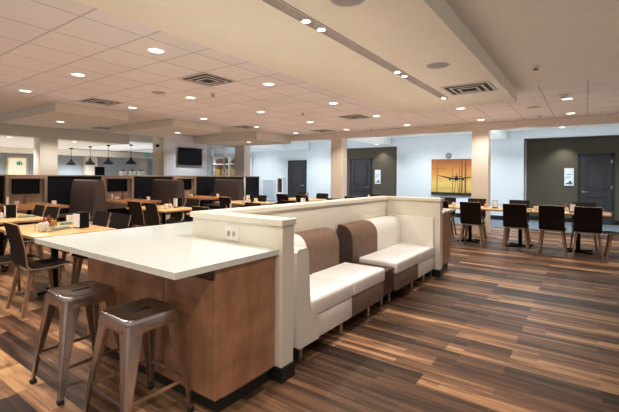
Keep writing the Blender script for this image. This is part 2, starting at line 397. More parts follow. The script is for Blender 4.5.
# ------------------------------------------------------------------ banquettes
BF = 1.775
def back_poly():
    p = [(2.27, .40), (2.268, .56)]
    for k in range(7):
        a = radians(180-k*15); p.append((2.27+.16+.16*cos(a), .655+.175*sin(a)))
    return p+[(2.485, .83), (2.487, .30), (2.29, .30)]
def arm_poly(x, s):
    q = [(0, .13), (-.005, .50), (0, .84), (.02, .865), (.12, .865), (.145, .85), (.155, .80), (.17, .52), (.185, .40), (.215, .335), (.30, .297), (.30, .105), (.04, .105)]
    return [(x+s*a, z) for a, z in q]
def leg(x, y, t, h=.105): MB().rbox(x-.02, x+.02, y-.02, y+.02, 0, h, .003, 1).build('leg', 'steel', t)
t = thing('banquette', 'white and brown banquette next to the near end wall, white arm at left', 'banquette')
MB().prism(arm_poly(2.325, 1), BF-.01, 2.485, 'y').build('armrest', 'white_vinyl', t)
MB().rbox(2.63, 3.20, BF, 2.46, .105, .295, .012).build('base', 'white_vinyl', t)['label'] = 'white vinyl base'
MB().rbox(3.205, 3.89, BF, 2.46, .105, .295, .012).build('base', 'brown_vinyl', t)['label'] = 'brown base'
MB().rbox(2.515, 3.203, BF-.012, 2.275, .297, .438, .028, 3).build('seat_cushion', 'seat_vinyl', t)
MB().rbox(3.207, 3.905, BF-.012, 2.275, .297, .438, .028, 3).build('seat_cushion', 'seat_vinyl', t)
MB().prism(back_poly(), 2.50, 3.16, 'x').build('backrest', 'white_vinyl', t)['label'] = 'white backrest'
MB().prism(back_poly(), 3.165, 3.77, 'x').build('backrest', 'brown_vinyl', t)['label'] = 'brown backrest'
for x in (2.42, 3.03, 3.56): leg(x, 1.81, t); leg(x, 2.38, t)
t = thing('banquette', 'white and brown banquette nearest the far counter, brown end at left', 'banquette')
MB().rbox(5.575, 5.598, BF+.01, 2.485, .105, .845, .01, 3).build('armrest', 'white_vinyl', t)
MB().rbox(4.235, 4.94, BF, 2.46, .105, .295, .012).build('base', 'brown_vinyl', t)['label'] = 'brown base'
MB().rbox(4.945, 5.573, BF, 2.46, .105, .295, .012).build('base', 'white_vinyl', t)['label'] = 'white vinyl base'
MB().rbox(4.225, 4.938, BF-.012, 2.275, .297, .438, .028, 3).build('seat_cushion', 'seat_vinyl', t)
MB().rbox(4.942, 5.59, BF-.012, 2.275, .297, .438, .028, 3).build('seat_cushion', 'seat_vinyl', t)
MB().prism(back_poly(), 4.09, 4.75, 'x').build('backrest', 'brown_vinyl', t)['label'] = 'brown backrest'
MB().prism(back_poly(), 4.755, 5.57, 'x').build('backrest', 'white_vinyl', t)['label'] = 'white backrest'
MB().prism([(y+(.004 if y < 2.4 else -.004), z-.004) for y, z in back_poly()], 4.076, 4.09, 'x').build('back_side', 'dark_vinyl', t)['label'] = 'dark brown end of the backrest'
for x in (4.76, 5.2, 5.52): leg(x, 1.81, t); leg(x, 2.38, t)
t = thing('side_table', 'low dark wood table built between the two banquettes', 'table', (4.075, 1.8, 0))
MB().rbox(-.165, .14, 0, .465, .355, .38, .004, 1).build('tabletop', 'cabinet_dark', t)
MB().box(-.155, .135, .012, .46, .105, .354).build('cabinet_body', 'cabinet_dark', t)
for x in (.09, -.11):
    for y in (.03, .4): MB().rbox(x-.02, x+.02, y, y+.04, 0, .104, .003, 1).build('leg', 'steel', t)

# ------------------------------------------------------------------ stools
def rsq(h, r, z, n=5):
    p = []
    for cx, cy, a0 in ((h-r, h-r, 0), (-h+r, h-r, 90), (-h+r, -h+r, 180), (h-r, -h+r, 270)):
        for k in range(n+1):
            a = radians(a0+90*k/n); p.append((cx+r*cos(a), cy+r*sin(a), z))
    return p
def make_stool():
    t = thing('counter_stool', 'x', 'stool'); H = .635
    s = MB().loft([rsq(.150, .045, H-.004), rsq(.156, .047, H-.001), rsq(.161, .048, H-.004), rsq(.165, .049, H-.014), rsq(.166, .049, H-.028), rsq(.162, .048, H-.03)], cap=False)
    s.loft([rsq(.150, .045, H-.004), rsq(.144, .043, H-.007), rsq(.02, .01, H-.008)], cap=False)
    n = len(s.v)//9; s.f.append([len(s.v)-24+i for i in range(24)]); s.m.append(0)
    so = s.build('seat', 'gunmetal', t)
    p = []
    for cx, a0 in ((.042, -90), (-.042, 90)):
        for k in range(7): a = radians(a0+30*k); p.append((cx+.017*cos(a), .017*sin(a)))
    MB().prism(p, H-.0078, H-.0064, 'z').build('handle_slot', 'dark_slot', so)
    sk = MB().loft([rsq(.162, .048, H-.03), rsq(.168, .047, H-.075), rsq(.167, .047, H-.079), rsq(.160, .047, H-.04)], cap=False)
    sk.build('seat_skirt', 'gunmetal', t)
    for sx in (-1, 1):
        for sy in (-1, 1):
            def ring(c, w, z):
                # folded sheet: broad outward faces with a rounded corner, open inside
                o = [(-w, 0), (-w*.35, 0), (-w*.12, -w*.04), (0, -w*.16), (w*0, -w*.35), (0, -w), (-w*.16, -w), (-w*.2, -w*.32), (-w*.32, -w*.2), (-w, -w*.16)]
                return [(sx*(c+a), sy*(c+b), z) for a, b in o]
            lo = MB().loft([ring(.222, .028, .02), ring(.204, .042, .20), ring(.171, .078, H-.14), ring(.163, .095, H-.03)])
            l = lo.build('leg', 'gunmetal', t, 25)
            MB().rbox(min(sx*.19, sx*.226), max(sx*.19, sx*.226), min(sy*.19, sy*.226), max(sy*.19, sy*.226), 0, .03, .006, 1).build('rubber_foot', 'rubber', l)
    z = .205
    for a in (-1, 1):
        MB().box(-.182, .182, a*.194-.003, a*.194+.003, z-.011, z+.011).build('crossbar', 'gunmetal', t)
        MB().box(a*.194-.003, a*.194+.003, -.182, .182, z-.011, z+.011).build('crossbar', 'gunmetal', t)
    return t
stool = Kind(make_stool)
stool.put((1.275, 2.84, 0), 0, 'gunmetal square stool at the left, nearer the wooden chairs')
stool.put((1.29, 2.14, 0), 0, 'gunmetal square stool in the foreground, nearest the counter corner')

# ------------------------------------------------------------------ dining chairs (face +X)
def make_chair():
    t = thing('dining_chair', 'x', 'chair')
    th = .013
    def shell(prof, wid, mi_edge=1):
        mb = MB(); n = len(prof)
        L = []; 
        for i, (x, z) in enumerate(prof):
            a = prof[max(i-1, 0)]; b = prof[min(i+1, n-1)]
            dx, dz = b[0]-a[0], b[1]-a[1]; l = math.hypot(dx, dz); nx, nz = -dz/l, dx/l
            L.append(((x, z), (x+nx*th, z+nz*th), wid[i]))
        for i in range(n-1):
            (a, a2, wa), (b, b2, wb) = L[i], L[i+1]
            q = [(a[0], -wa, a[1]), (a[0], wa, a[1]), (b[0], wb, b[1]), (b[0], -wb, b[1]), (a2[0], -wa, a2[1]), (a2[0], wa, a2[1]), (b2[0], wb, b2[1]), (b2[0], -wb, b2[1])]
            mb.add(q, [(0, 3, 2, 1), (4, 5, 6, 7)], 0); mb.add(q, [(0, 4, 7, 3), (1, 2, 6, 5)], 1)
            if i == 0: mb.add(q, [(0, 1, 5, 4)], 1)
            if i == n-2: mb.add(q, [(3, 7, 6, 2)], 1)
        return mb
    bend = []
    for k in range(7):
        a = radians(270-k*13); bend.append((-.10+.07*cos(a), .53+.07*sin(a)))
    seat = [(.262, .450), (.240, .467), (.17, .472), (.05, .462), (-.04, .46)]+bend[:3]
    back = bend[2:]+[(-.182, .66), (-.212, .79), (-.246, .918)]
    o = shell(seat, [.195, .205, .21, .212, .21, .208, .208, .208]); o.build('seat', ['espresso', 'ply_edge'], t, 50)
    o = shell(back, [.208]*5+[.207, .206, .203]); o.build('backrest', ['espresso', 'ply_edge'], t, 50)
    MB().box(-.13, .17, -.17, -.145, .425, .452).box(-.13, .17, .145, .17, .425, .452).box(-.13, -.10, -.145, .145, .425, .452).box(.13, .16, -.145, .145, .425, .452).build('seat_frame', 'frame_grey', t)
    for s in (-1, 1):
        MB().bar((-.21, s*.222, 0), (-.125, s*.165, .44), .026, .045, .026, .036).build('leg', 'leg_wood', t)
        MB().bar((.215, s*.215, 0), (.15, s*.165, .44), .026, .045, .026, .036).build('leg', 'leg_wood', t)
    return t
chair = Kind(make_chair)

# ------------------------------------------------------------------ tables
def make_table(lx, ly, top, peds, ra=.30, ao=pi/4):
    def f():
        t = thing('dining_table', 'x', 'table')
        MB().rbox(-lx/2, lx/2, -ly/2, ly/2, .735, .77, .006, 2).build('tabletop', top, t)
        for px, py in peds:
            MB().lathe([(.0, .022), (.038, .022), (.038, .70), (.12, .715), (.12, .734), (0, .734)], (px, py, 0), 14).build('pedestal', 'black_metal', t)
            b = MB()
            for a in range(4):
                ca, sa = cos(a*pi/2+ao), sin(a*pi/2+ao)
                def R(r, w, z0, z1): return [(px+ca*r-sa*w, py+sa*r+ca*w, z0), (px+ca*r+sa*w, py+sa*r-ca*w, z0), (px+ca*r+sa*w, py+sa*r-ca*w, z1), (px+ca*r-sa*w, py+sa*r+ca*w, z1)]
                b.loft([R(.0, .035, .008, .045), R(ra, .022, 0, .025)])
            b.build('table_base', 'black_metal', t)
        return t
    return Kind(f)
four_top = make_table(.86, 1.25, 'table_wood', [(0, 0)], .19, 0)
square_top = make_table(.86, .995, 'table_wood', [(0, 0)])

# table layout: name -> (x, y)
TB = {'A': (2.04, 5.22), 'B': (2.03, 7.03), 'C': (4.62, 6.85), 'D': (4.66, 5.0), 'E': (6.88, 6.85), 'F': (6.94, 5.0), 'G': (9.0, 6.65), 'H': (9.42, 4.85)}
TL = {'A': 'honey wood table behind the left end of the white counter', 'B': 'honey wood table at the left edge behind the nearest one',
      'C': 'honey wood table in the middle before the second booth bench', 'D': 'honey wood table just behind the near end of the low wall',
      'E': 'honey wood table in front of the third booth bench', 'F': 'honey wood table behind the low wall, third from left',
      'G': 'honey wood table before the pale blue wall, far row', 'H': 'honey wood table behind the far part of the low wall'}
for k, (x, y) in TB.items(): four_top.put((x, y, 0), 0, TL[k], 'four seat tables in the dining area')
DC = 'dark plywood chair '
GL = 'chairs around the dining tables'
def ch(x, y, face, label, j=0.):
    chair.put((x, y, 0), (0 if face > 0 else pi)+radians(j), DC+label, GL)
ch(1.70, 4.73, 1, 'in full view at left, nearest the stools', -1)
ch(1.60, 5.36, 1, 'cut by the left edge, behind the chair in full view', 3)
ch(2.40, 4.82, -1, 'just behind the middle of the white counter', 3)
ch(2.44, 5.38, -1, 'beside the black napkin dispenser behind the counter', -2)
ch(2.335, 6.66, -1, 'in front of the left booth table, nearer one', 2)
ch(2.335, 7.16, -1, 'in front of the left booth table, farther one', -2)
ch(1.62, 6.75, 1, 'at the left side of the table by the left edge, nearer')
ch(1.62, 7.3, 1, 'at the left side of the table by the left edge, farther')
ch(4.30, 6.40, 1, 'showing its back, nearer of two left of the middle table', -4)
ch(4.31, 6.98, 1, 'showing its back, farther of two left of the middle table', 3)
ch(4.99, 6.72, -1, 'right of the middle table, nearer')
ch(4.99, 7.2, -1, 'right of the middle table, farther')
ch(4.32, 5.06, 1, 'left of the table just behind the low wall')
ch(5.03, 5.05, -1, 'right of the table just behind the low wall')
ch(6.47, 6.85, 1, 'showing its back before the third booth bench', -3)
ch(7.26, 6.9, -1, 'right of the table before the third booth bench')
ch(6.53, 5.0, 1, 'left of the third table along the low wall')
ch(7.33, 4.70, -1, 'right of the third table along the low wall')
ch(8.68, 6.95, 1, 'showing its back before the corridor door, farther one')
ch(8.69, 6.28, 1, 'showing its back before the corridor door, nearer one')
ch(9.34, 6.36, -1, 'facing left before the pale blue wall, near the column')
ch(9.34, 7.08, -1, 'facing left before the pale blue wall, by the white cabinet')
ch(9.03, 4.93, 1, 'showing its back left of the taupe recess')
ch(9.83, 4.85, -1, 'facing left under the taupe recess door')

# long row of tables at the right
RT = [(.13, 'at the right end of the long row'), (1.128, 'second from the right in the long row'), (2.126, 'third from the right in the long row, before the column'), (3.124, 'at the far left of the long row, behind the far counter')]
for y, l in RT: square_top.put((9.20, y, 0), 0, 'square honey wood table '+l, 'tables pushed together in the long row')
GR = 'chairs along the long row'
def chr_(x, y, rz, label): chair.put((x, y, 0), rz, DC+label, GR)
chr_(8.74, -0.015, radians(1), 'with its back to us, first from the right in the long row')
chr_(8.71, .525, radians(-2), 'with its back to us, second from the right in the long row')
chr_(8.70, 1.145, radians(1), 'with its back to us, third from the right in the long row')
chr_(8.70, 1.955, radians(-1), 'with its back to us, before the column by the picture')
chr_(8.74, 2.62, radians(1), 'with its back to us, half hidden by the far counter')
chr_(8.76, -.50, radians(92), 'turned sideways at the right edge, end of the long row')
chr_(9.75, .05, pi, 'facing us across the long row, first from the right')
chr_(9.75, 1.25, pi, 'facing us across the long row, before the pale blue wall')
chr_(9.72, 2.15, pi, 'facing us across the long row, before the column')
chr_(9.75, 2.85, pi, 'facing us across the long row, under the painting')

# ------------------------------------------------------------------ booths
p = MB().box(-3, 11.2, 10.40, 10.52, 0, 1.372)
bp = thing('booth_partition', 'long near-black partition with pale top rail behind the booths', 'partition', (4, 10.4, 0))
off(p, 4, 10.4).build('panel', 'navy', bp)
off(MB().box(-3, 11.22, 10.38, 10.54, 1.372, 1.40), 4, 10.4).build('top_rail', 'niche_wood', bp)
NI = [(3.05, 3.86), (5.14, 6.0), (7.3, 8.13)]
for x0, x1 in NI:
    n = MB().box(x0, x0+.06, 10.30, 10.399, .5, 1.37).box(x1-.06, x1, 10.30, 10.399, .5, 1.37).box(x0+.06, x1-.06, 10.30, 10.399, 1.31, 1.37).box(x0+.06, x1-.06, 10.385, 10.399, .5, 1.31)
    off(n, 4, 10.4).build('niche_frame', 'niche_wood', bp)
off(MB().box(10.33, 10.39, 10.33, 10.399, 0, 1.371), 4, 10.4).build('post', 'trim_white', bp)
for (x0, x1), l in zip(NI, ('left', 'middle', 'right')):
    t = thing('wall_screen', 'black screen in the %s wood niche of the booths' % l, 'screen', ((x0+x1)/2, 10.384, 1.14), 0, 'screens in the booth niches')
    MB().rbox(-.27, .27, -.035, -.001, -.17, .17, .006, 1).build('screen_housing', 'black_metal', t)
    MB().box(-.255, .255, -.038, -.0352, -.155, .155).build('screen_glass', 'screen', t)
def make_bench():
    t = thing('booth_bench', 'x', 'bench')
    # double sided bench along Y, tall padded back in the middle
    prof = [(-.17, .44), (-.125, .85), (-.085, 1.22), (-.065, 1.275), (-.03, 1.295), (.03, 1.295), (.065, 1.275), (.085, 1.22), (.125, .85), (.17, .44)]
    MB().prism(prof, 0, 1.2, 'y').build('backrest', 'booth_vinyl', t)
    for s in (-1, 1):
        MB().rbox(min(s*.12, s*.60), max(s*.12, s*.60), 0, 1.2, .37, .48, .03, 3).build('seat_cushion', 'booth_vinyl', t)
    MB().box(-.56, .56, .01, 1.19, 0, .37).build('base', 'booth_base', t)
    return t
bench = Kind(make_bench)
for x, l in ((2.27, 'left, cut by the picture edge'), (4.43, 'left, before the pendant lamps'), (6.58, 'middle, under the television'), (8.87, 'right, at the end of the partition')):
    bench.put((x, 8.98, 0), 0, 'tall chocolate brown booth bench at '+l, 'booth benches')
def make_booth_table():
    t = thing('booth_table', 'x', 'table')
    r = .08; p = []
    for cx, cy, a0 in ((.5-r, 1.45-r, 0), (-.5+r, 1.45-r, 90), (-.5+r, r, 180), (.5-r, r, 270)):
        for k in range(6): a = radians(a0+18*k); p.append((cx+r*cos(a), cy+r*sin(a)))
    MB().prism(p, .725, .77, 'z').build('tabletop', 'booth_wood', t)
    MB().lathe([(0, .02), (.04, .02), (.04, .70), (.14, .71), (.14, .724), (0, .724)], (0, .7, 0), 14).build('pedestal', 'black_metal', t)
    MB().lathe([(0, 0), (.26, 0), (.26, .012), (.05, .03), (0, .03)], (0, .7, 0), 20).build('table_base', 'black_metal', t)
    return t
btable = Kind(make_booth_table)
BT = [(3.2, 8.72, 'left'), (5.40, 8.80, 'middle'), (7.70, 8.80, 'right')]
for x, y, l in BT: btable.put((x, y, 0), 0, 'amber wood booth table at the %s niche' % l, 'booth tables')

# ------------------------------------------------------------------ things on the tables
def make_dispenser():
    t = thing('napkin_dispenser', 'x', 'dispenser')
    MB().rbox(-.06, .06, -.065, .065, 0, .19, .005, 1).build('housing', 'black_metal', t)
    MB().box(-.068, -.0605, -.055, .055, .012, .175).build('napkins', 'paper', t)
    MB().box(.0605, .068, -.055, .055, .012, .175).build('napkins', 'paper', t)
    return t
def make_mug():
    t = thing('coffee_mug', 'x', 'mug')
    MB().lathe([(0, 0), (.034, 0), (.041, .01), (.043, .095), (.039, .095), (.036, .012), (0, .01)], n=18).build('body', 'china', t)
    MB().tube([(.041, 0, .078), (.064, 0, .076), (.072, 0, .05), (.062, 0, .024), (.039, 0, .02)], .006, 6).build('handle', 'china', t)
    return t
def make_glass():
    t = thing('water_glass', 'x', 'glass')
    MB().lathe([(0, 0), (.029, 0), (.036, .10), (.034, .10), (.0275, .008), (0, .008)], n=16).build('body', 'glass', t)
    return t
def make_juice():
    t = thing('juice_glass', 'x', 'glass')
    MB().lathe([(0, 0), (.029, 0), (.036, .11), (.034, .11), (.0275, .008), (0, .008)], n=16).build('body', 'glass', t)
    MB().lathe([(0, .0085), (.027, .0085), (.032, .085), (0, .085)], n=16).build('juice', 'juice', t)
    return t
def make_caddy():
    t = thing('condiment_caddy', 'x', 'caddy')
    MB().rbox(-.06, .06, -.04, .04, 0, .008, .002, 1).tube([(-.058, -.038, .05), (.058, -.038, .05), (.058, .038, .05), (-.058, .038, .05), (-.058, -.038, .05)], .003, 6).tube([(0, 0, .0), (0, 0, .17)], .004, 6).build('rack', 'steel', t)
    MB().box(-.05, -.008, -.03, .03, .009, .075).build('sugar_packets', 'sugar', t)
    MB().lathe([(0, .009), (.018, .009), (.018, .07), (.009, .085), (0, .085)], (.03, -.015, 0), 10).build('salt_shaker', 'china', t)
    MB().lathe([(0, .009), (.017, .009), (.017, .09), (.008, .12), (.008, .14), (0, .14)], (.035, .018, 0), 10).build('sauce_bottle', 'red', t)
    return t
def make_napkin():
    t = MB().rbox(-.10, .10, -.055, .055, 0, .016, .006, 2).rbox(-.09, .085, -.045, .05, .0162, .03, .006, 2)
    o = t.build('folded_napkin', 'sage'); return tag(o, 'x', 'napkin')
def make_syrup():
    t = thing('syrup_bottle', 'x', 'bottle')
    MB().lathe([(0, 0), (.028, 0), (.03, .06), (.026, .10), (.012, .13), (.012, .15), (0, .15)], n=14).build('body', 'amber', t)
    MB().lathe([(0, .1502), (.014, .1502), (.012, .175), (0, .177)], n=12).build('cap', 'black_metal', t)
    return t
def make_card():
    t = thing('menu_card_stand', 'x', 'stand')
    MB().box(-.006, .006, -.05, .05, .012, .17).build('card', 'paper', t)
    MB().rbox(-.03, .03, -.055, .055, 0, .0115, .003, 1).build('base', 'black_metal', t)
    MB().box(-.009, -.0065, -.05, -.043, .012, .17).box(-.009, -.0065, .043, .05, .012, .17).box(-.009, -.0065, -.043, .043, .163, .17).box(-.009, -.0065, -.043, .043, .012, .02).build('border', 'black_metal', t)
    return t
disp, mug, glass, juice, caddy, napkin, syrup, card = map(Kind, (make_dispenser, make_mug, make_glass, make_juice, make_caddy, make_napkin, make_syrup, make_card))
ZT = .77
n1 = 'on the table behind the left end of the white counter'
disp.put((2.25, 5.02, ZT), radians(12), 'black and white napkin dispenser '+n1)
mug.put((1.82, 4.98, ZT), radians(180), 'white coffee mug, nearest one '+n1)
glass.put((1.88, 4.90, ZT), 0, 'clear glass right of the nearest white mug '+n1)
juice.put((2.06, 5.30, ZT), 0, 'glass of yellow juice '+n1)
caddy.put((1.93, 5.24, ZT), radians(40), 'condiment caddy of packets and bottles beside the yellow juice')
glass.put((1.84, 5.18, ZT), 0, 'clear glass behind the caddy by the yellow juice')
syrup.put((2.06, 5.45, ZT), 0, 'dark capped syrup bottle behind the yellow juice')
napkin.put((2.03, 5.04, ZT), radians(20), 'sage green folded napkin beside the clear glass, nearest one')
napkin.put((2.31, 5.50, ZT), radians(-15), 'sage green folded napkin left of the black napkin dispenser')
mug.put((2.40, 5.68, ZT), radians(30), 'white mug standing behind the napkin dispenser by the counter')
n2 = 'on the table at the left edge'
disp.put((2.12, 6.95, ZT), radians(-8), 'black napkin dispenser '+n2)
caddy.put((1.98, 6.95, ZT), radians(10), 'condiment caddy with red bottle '+n2)
napkin.put((2.30, 6.85, ZT), radians(0), 'sage green folded napkin '+n2)
mug.put((1.85, 7.05, ZT), radians(50), 'white mug '+n2+', cut by the frame')
n3 = 'on the middle table before the second booth bench'
disp.put((4.95, 6.85, ZT), radians(5), 'black napkin dispenser '+n3)
caddy.put((4.66, 6.72, ZT), radians(30), 'condiment caddy '+n3)
card.put((4.80, 6.72, ZT), radians(-20), 'white menu card '+n3)
mug.put((4.52, 6.62, ZT), radians(200), 'white mug '+n3)
glass.put((4.40, 6.70, ZT), 0, 'clear glass '+n3)
n4 = 'on the table just behind the near end of the low wall'
caddy.put((4.48, 4.9, ZT), 0, 'condiment caddy '+n4); glass.put((4.62, 4.8, ZT), 0, 'clear glass '+n4)
mug.put((4.85, 4.95, ZT), 0, 'white mug '+n4)
card.put((4.72, 5.05, ZT), radians(-35), 'white menu card '+n4)
n5 = 'on the table before the third booth bench'
disp.put((6.95, 6.75, ZT), 0, 'black napkin dispenser '+n5); caddy.put((6.78, 6.62, ZT), radians(20), 'condiment caddy '+n5)
card.put((6.62, 6.62, ZT), radians(-35), 'white menu card '+n5); mug.put((7.1, 6.7, ZT), 0, 'white mug '+n5)
n6 = 'on the third table behind the low wall'
card.put((6.7, 4.9, ZT), radians(-35), 'white menu card '+n6); caddy.put((7.05, 4.9, ZT), 0, 'condiment caddy '+n6); disp.put((6.9, 5.05, ZT), 0, 'black napkin dispenser '+n6)
n7 = 'on the table before the pale blue wall'
caddy.put((9.0, 6.5, ZT), radians(15), 'condiment caddy '+n7); card.put((9.12, 6.6, ZT), radians(-35), 'white menu card '+n7); mug.put((8.85, 6.4, ZT), 0, 'white mug '+n7)
n8 = 'on the table behind the far part of the low wall'
caddy.put((9.35, 4.75, ZT), 0, 'condiment caddy '+n8); card.put((9.5, 4.8, ZT), radians(-35), 'white menu card '+n8); mug.put((9.2, 4.65, ZT), 0, 'white mug '+n8)
# booth tables
for (x, y, l), g in zip(BT, (0, 1, 2)):
    n = 'on the booth table at the %s niche' % l
    z = ZT
    caddy.put((x-.12, y+1.05, z), radians(20), 'condiment caddy '+n); syrup.put((x+.05, y+1.1, z), 0, 'syrup bottle '+n)
    mug.put((x+.32, y+.35, z), radians(20), 'white mug near the aisle end '+n); glass.put((x+.2, y+.5, z), 0, 'clear glass '+n)
    card.put((x-.3, y+.95, z), radians(-35), 'white menu card '+n)
# long row
q = 'on the long row of tables'
mug.put((9.12, -.20, ZT), radians(-90), 'white mug at the right end '+q)
mug.put((8.98, .82, ZT), radians(60), 'white mug between second and third chair backs '+q)
caddy.put((9.18, .33, ZT), radians(10), 'condiment caddy behind the second chair from the right '+q)
card.put((8.98, .22, ZT), radians(0), 'white menu card between the two right chair backs '+q)
glass.put((9.2, -.05, ZT), 0, 'clear glass behind the first chair from the right '+q)
syrup.put((9.15, 1.95, ZT), 0, 'dark syrup bottle beside the framed card '+q)
caddy.put((9.22, 1.80, ZT), radians(20), 'condiment caddy with red bottle before the column '+q)
card.put((9.12, 1.60, ZT), radians(-10), 'black framed menu card before the column '+q)
mug.put((9.0, 2.42, ZT), radians(100), 'white mug left of the chair before the column '+q)
glass.put((9.1, 1.48, ZT), 0, 'clear glass right of the framed menu card '+q)
napkin.put((9.0, 1.0, ZT), radians(90), 'folded napkin behind the third chair from the right '+q)

# ------------------------------------------------------------------ ceiling fixtures
def make_down():
    t = thing('ceiling_downlight', 'x', 'light')
    MB().lathe([(.075, -.002), (.082, -.008), (.098, -.006), (.10, 0), (.075, 0)], n=20).build('trim_ring', 'trim_white', t)
    MB().lathe([(0, -.004), (.0745, -.004), (.0745, -.001), (0, -.001)], n=20).build('lens', 'lens', t)
    return t
down = Kind(make_down)
LX = [2.55, 4.45, 6.30, 8.17, 10.03]; LY = [.29, 2.09, 3.95, 5.82, 7.72]
ordn = ['first', 'second', 'third', 'fourth', 'fifth']
rown = ['row over the long table row', 'row ending before the painting column', 'row nearest the bulkhead edge', 'middle tile row', 'row farthest left toward the booths']
SP = []
for j, y in enumerate(LY):
    for i, x in enumerate(LX):
        if j < 2 and x < 8: continue
        n = i if j > 1 else i-3
        down.put((x, y, CZ), 0, 'round recessed downlight, %s from the camera in the %s' % (ordn[n], rown[j]), 'recessed downlights in the tile ceiling')
        SP.append((x, y, CZ))
for x, y, z, l in ((4.0, 10.0, 2.645, 'on the dropped panel above the left booth'), (4.2, 13.9, 2.505, 'behind the front edge of the back room ceiling, left'), (6.0, 13.9, 2.505, 'in the back room ceiling beside the pendants'),
                (5.0, 12.3, CZ, 'added to light the column before the back room ceiling'),  # extra fixture added to brighten the service column
                (6.9, 9.6, 2.645, 'on the dropped panel before the television'), (9.5, 9.3, 2.56, 'on the dropped panel by the end of the partition')):
    down.put((x, y, z), 0, 'small round downlight '+l, 'downlights over the booths'); SP.append((x, y, z))
down.put((14.0, .62, 2.97), 0, 'round downlight over the right taupe recess', 'corridor downlights')
down.put((14.0, 6.75, 2.70), 0, 'round downlight over the left taupe recess', 'corridor downlights')

def make_vent():
    t = thing('ceiling_vent', 'x', 'vent')
    f = MB()
    for h0, h1, z in ((.30, .268, -.004), (.215, .185, -.010), (.13, .10, -.014)):
        for sx, sy in ((0, -1), (0, 1), (-1, 0), (1, 0)):
            a = [(-h0, -h0), (h0, -h0), (h1, -h1), (-h1, -h1)]
            if sy == 1: a = [(x, -y) for x, y in a]
            if sx: a = [(sx*-y, x) for x, y in a]
            f.prism(a, z-.006, z, 'z')
    f.build('louvre', 'vent', t)
    MB().box(-.27, .27, -.27, .27, -.003, 0).build('cavity', 'vent_dark', t)
    return t
vent = Kind(make_vent)
for x, y, z, l in ((3.77, 4.53, CZ, 'in the tiles, biggest at upper left'), (3.76, 7.64, CZ, 'in the tiles over the left booths'), (8.06, 8.02, CZ, 'in the tiles over the right booths'),
                (8.04, 4.45, CZ, 'in the tiles before the taupe recess'), (5.555, 1.31, 2.63, 'in the bulkhead beside the track lights'), (6.0, 11.9, CZ, 'before the back room ceiling edge'), (9.95, 6.6, CZ, 'close to the beam over the pale blue wall')):
    vent.put((x, y, z), 0, 'square louvred air vent '+l, 'ceiling air vents')
def make_spk():
    t = thing('ceiling_speaker', 'x', 'speaker')
    MB().lathe([(0, -.006), (.10, -.006), (.11, -.002), (.11, 0)], n=24).build('grille', 'grey_disc', t)
    MB().lathe([(.111, -.001), (.122, -.006), (.128, 0)], n=24).build('rim', 'vent', t)
    return t
spk = Kind(make_spk)
for x, y, z, l in ((3.88, 5.93, CZ, 'in the tiles between two downlights'), (8.77, .86, CZ, 'in the tiles near the bulkhead end'), (4.22, 1.32, 2.63, 'in the bulkhead right of the track'), (2.3, 1.33, 2.63, 'in the bulkhead cut by the top of the picture')):
    spk.put((x, y, z), 0, 'flat round ceiling speaker '+l, 'ceiling speakers')
def make_spr():
    t = thing('ceiling_sprinkler', 'x', 'sprinkler')
    MB().lathe([(0, 0), (.04, 0), (.035, -.012), (.012, -.016), (.012, -.04), (0, -.04)], n=12).build('body', 'vent', t)
    MB().lathe([(0, -.041), (.028, -.041), (.03, -.047), (0, -.05)], n=12).build('deflector', 'black_metal', t)
    return t
spr = Kind(make_spr)
for x, y, l in ((4.44, 5.21, 'right of the big vent at upper left'), (6.92, 5.13, 'over the third table along the low wall'), (4.5, 9.5, 'by the left dropped panel'), (5.58, .53, 'in the drywall right of the bulkhead'), (9.95, .86, 'before the right opening'), (10.3, 5.16, 'before the taupe recess')):
    spr.put((x, y, CZ), 0, 'small sprinkler head '+l, 'sprinkler heads')
t = thing('smoke_detector', 'round smoke detector beside the downlight at far right', 'detector', (7.75, .33, CZ))
MB().lathe([(0, -.045), (.04, -.045), (.055, -.03), (.06, -.012), (.075, -.012), (.075, 0)], n=18).build('body', 'vent', t)
MB().lathe([(0, -.052), (.02, -.052), (.022, -.0455), (0, -.0455)], n=12).build('sensor', 'black_metal', t)
# recessed track with spotlights
t = thing('track_channel', 'long grey recessed track strip in the bulkhead', 'track', (2, 1.77, 2.63))
MB().box(-2.5, 4.0, -.045, .045, -.006, -.0005).build('channel', 'track', t)
MB().box(-2.5, 4.0, -.052, -.046, -.010, -.0005).box(-2.5, 4.0, .046, .052, -.010, -.0005).build('channel_edge', 'vent', t)
def make_spot():
    t = thing('track_spotlight', 'x', 'light')
    MB().lathe([(.03, -.002), (.040, -.002), (.040, -.012), (.036, -.014), (.03, -.012)], n=16).build('housing', 'trim_white', t)
    MB().lathe([(0, -.012), (.0295, -.011), (.0295, -.008), (0, -.008)], n=16).build('lens', 'lens_cool', t)
    return t
spot = Kind(make_spot)
TS = [(2.42, 'nearer of the bright pair at the top'), (2.63, 'farther of the bright pair at the top'), (4.19, 'nearer of the middle pair'), (4.40, 'farther of the middle pair'), (5.95, 'single one at the far end')]
for x, l in TS: spot.put((x, 1.77, 2.624), 0, 'bright white track spotlight, '+l+' of the strip', 'spotlights in the bulkhead track')

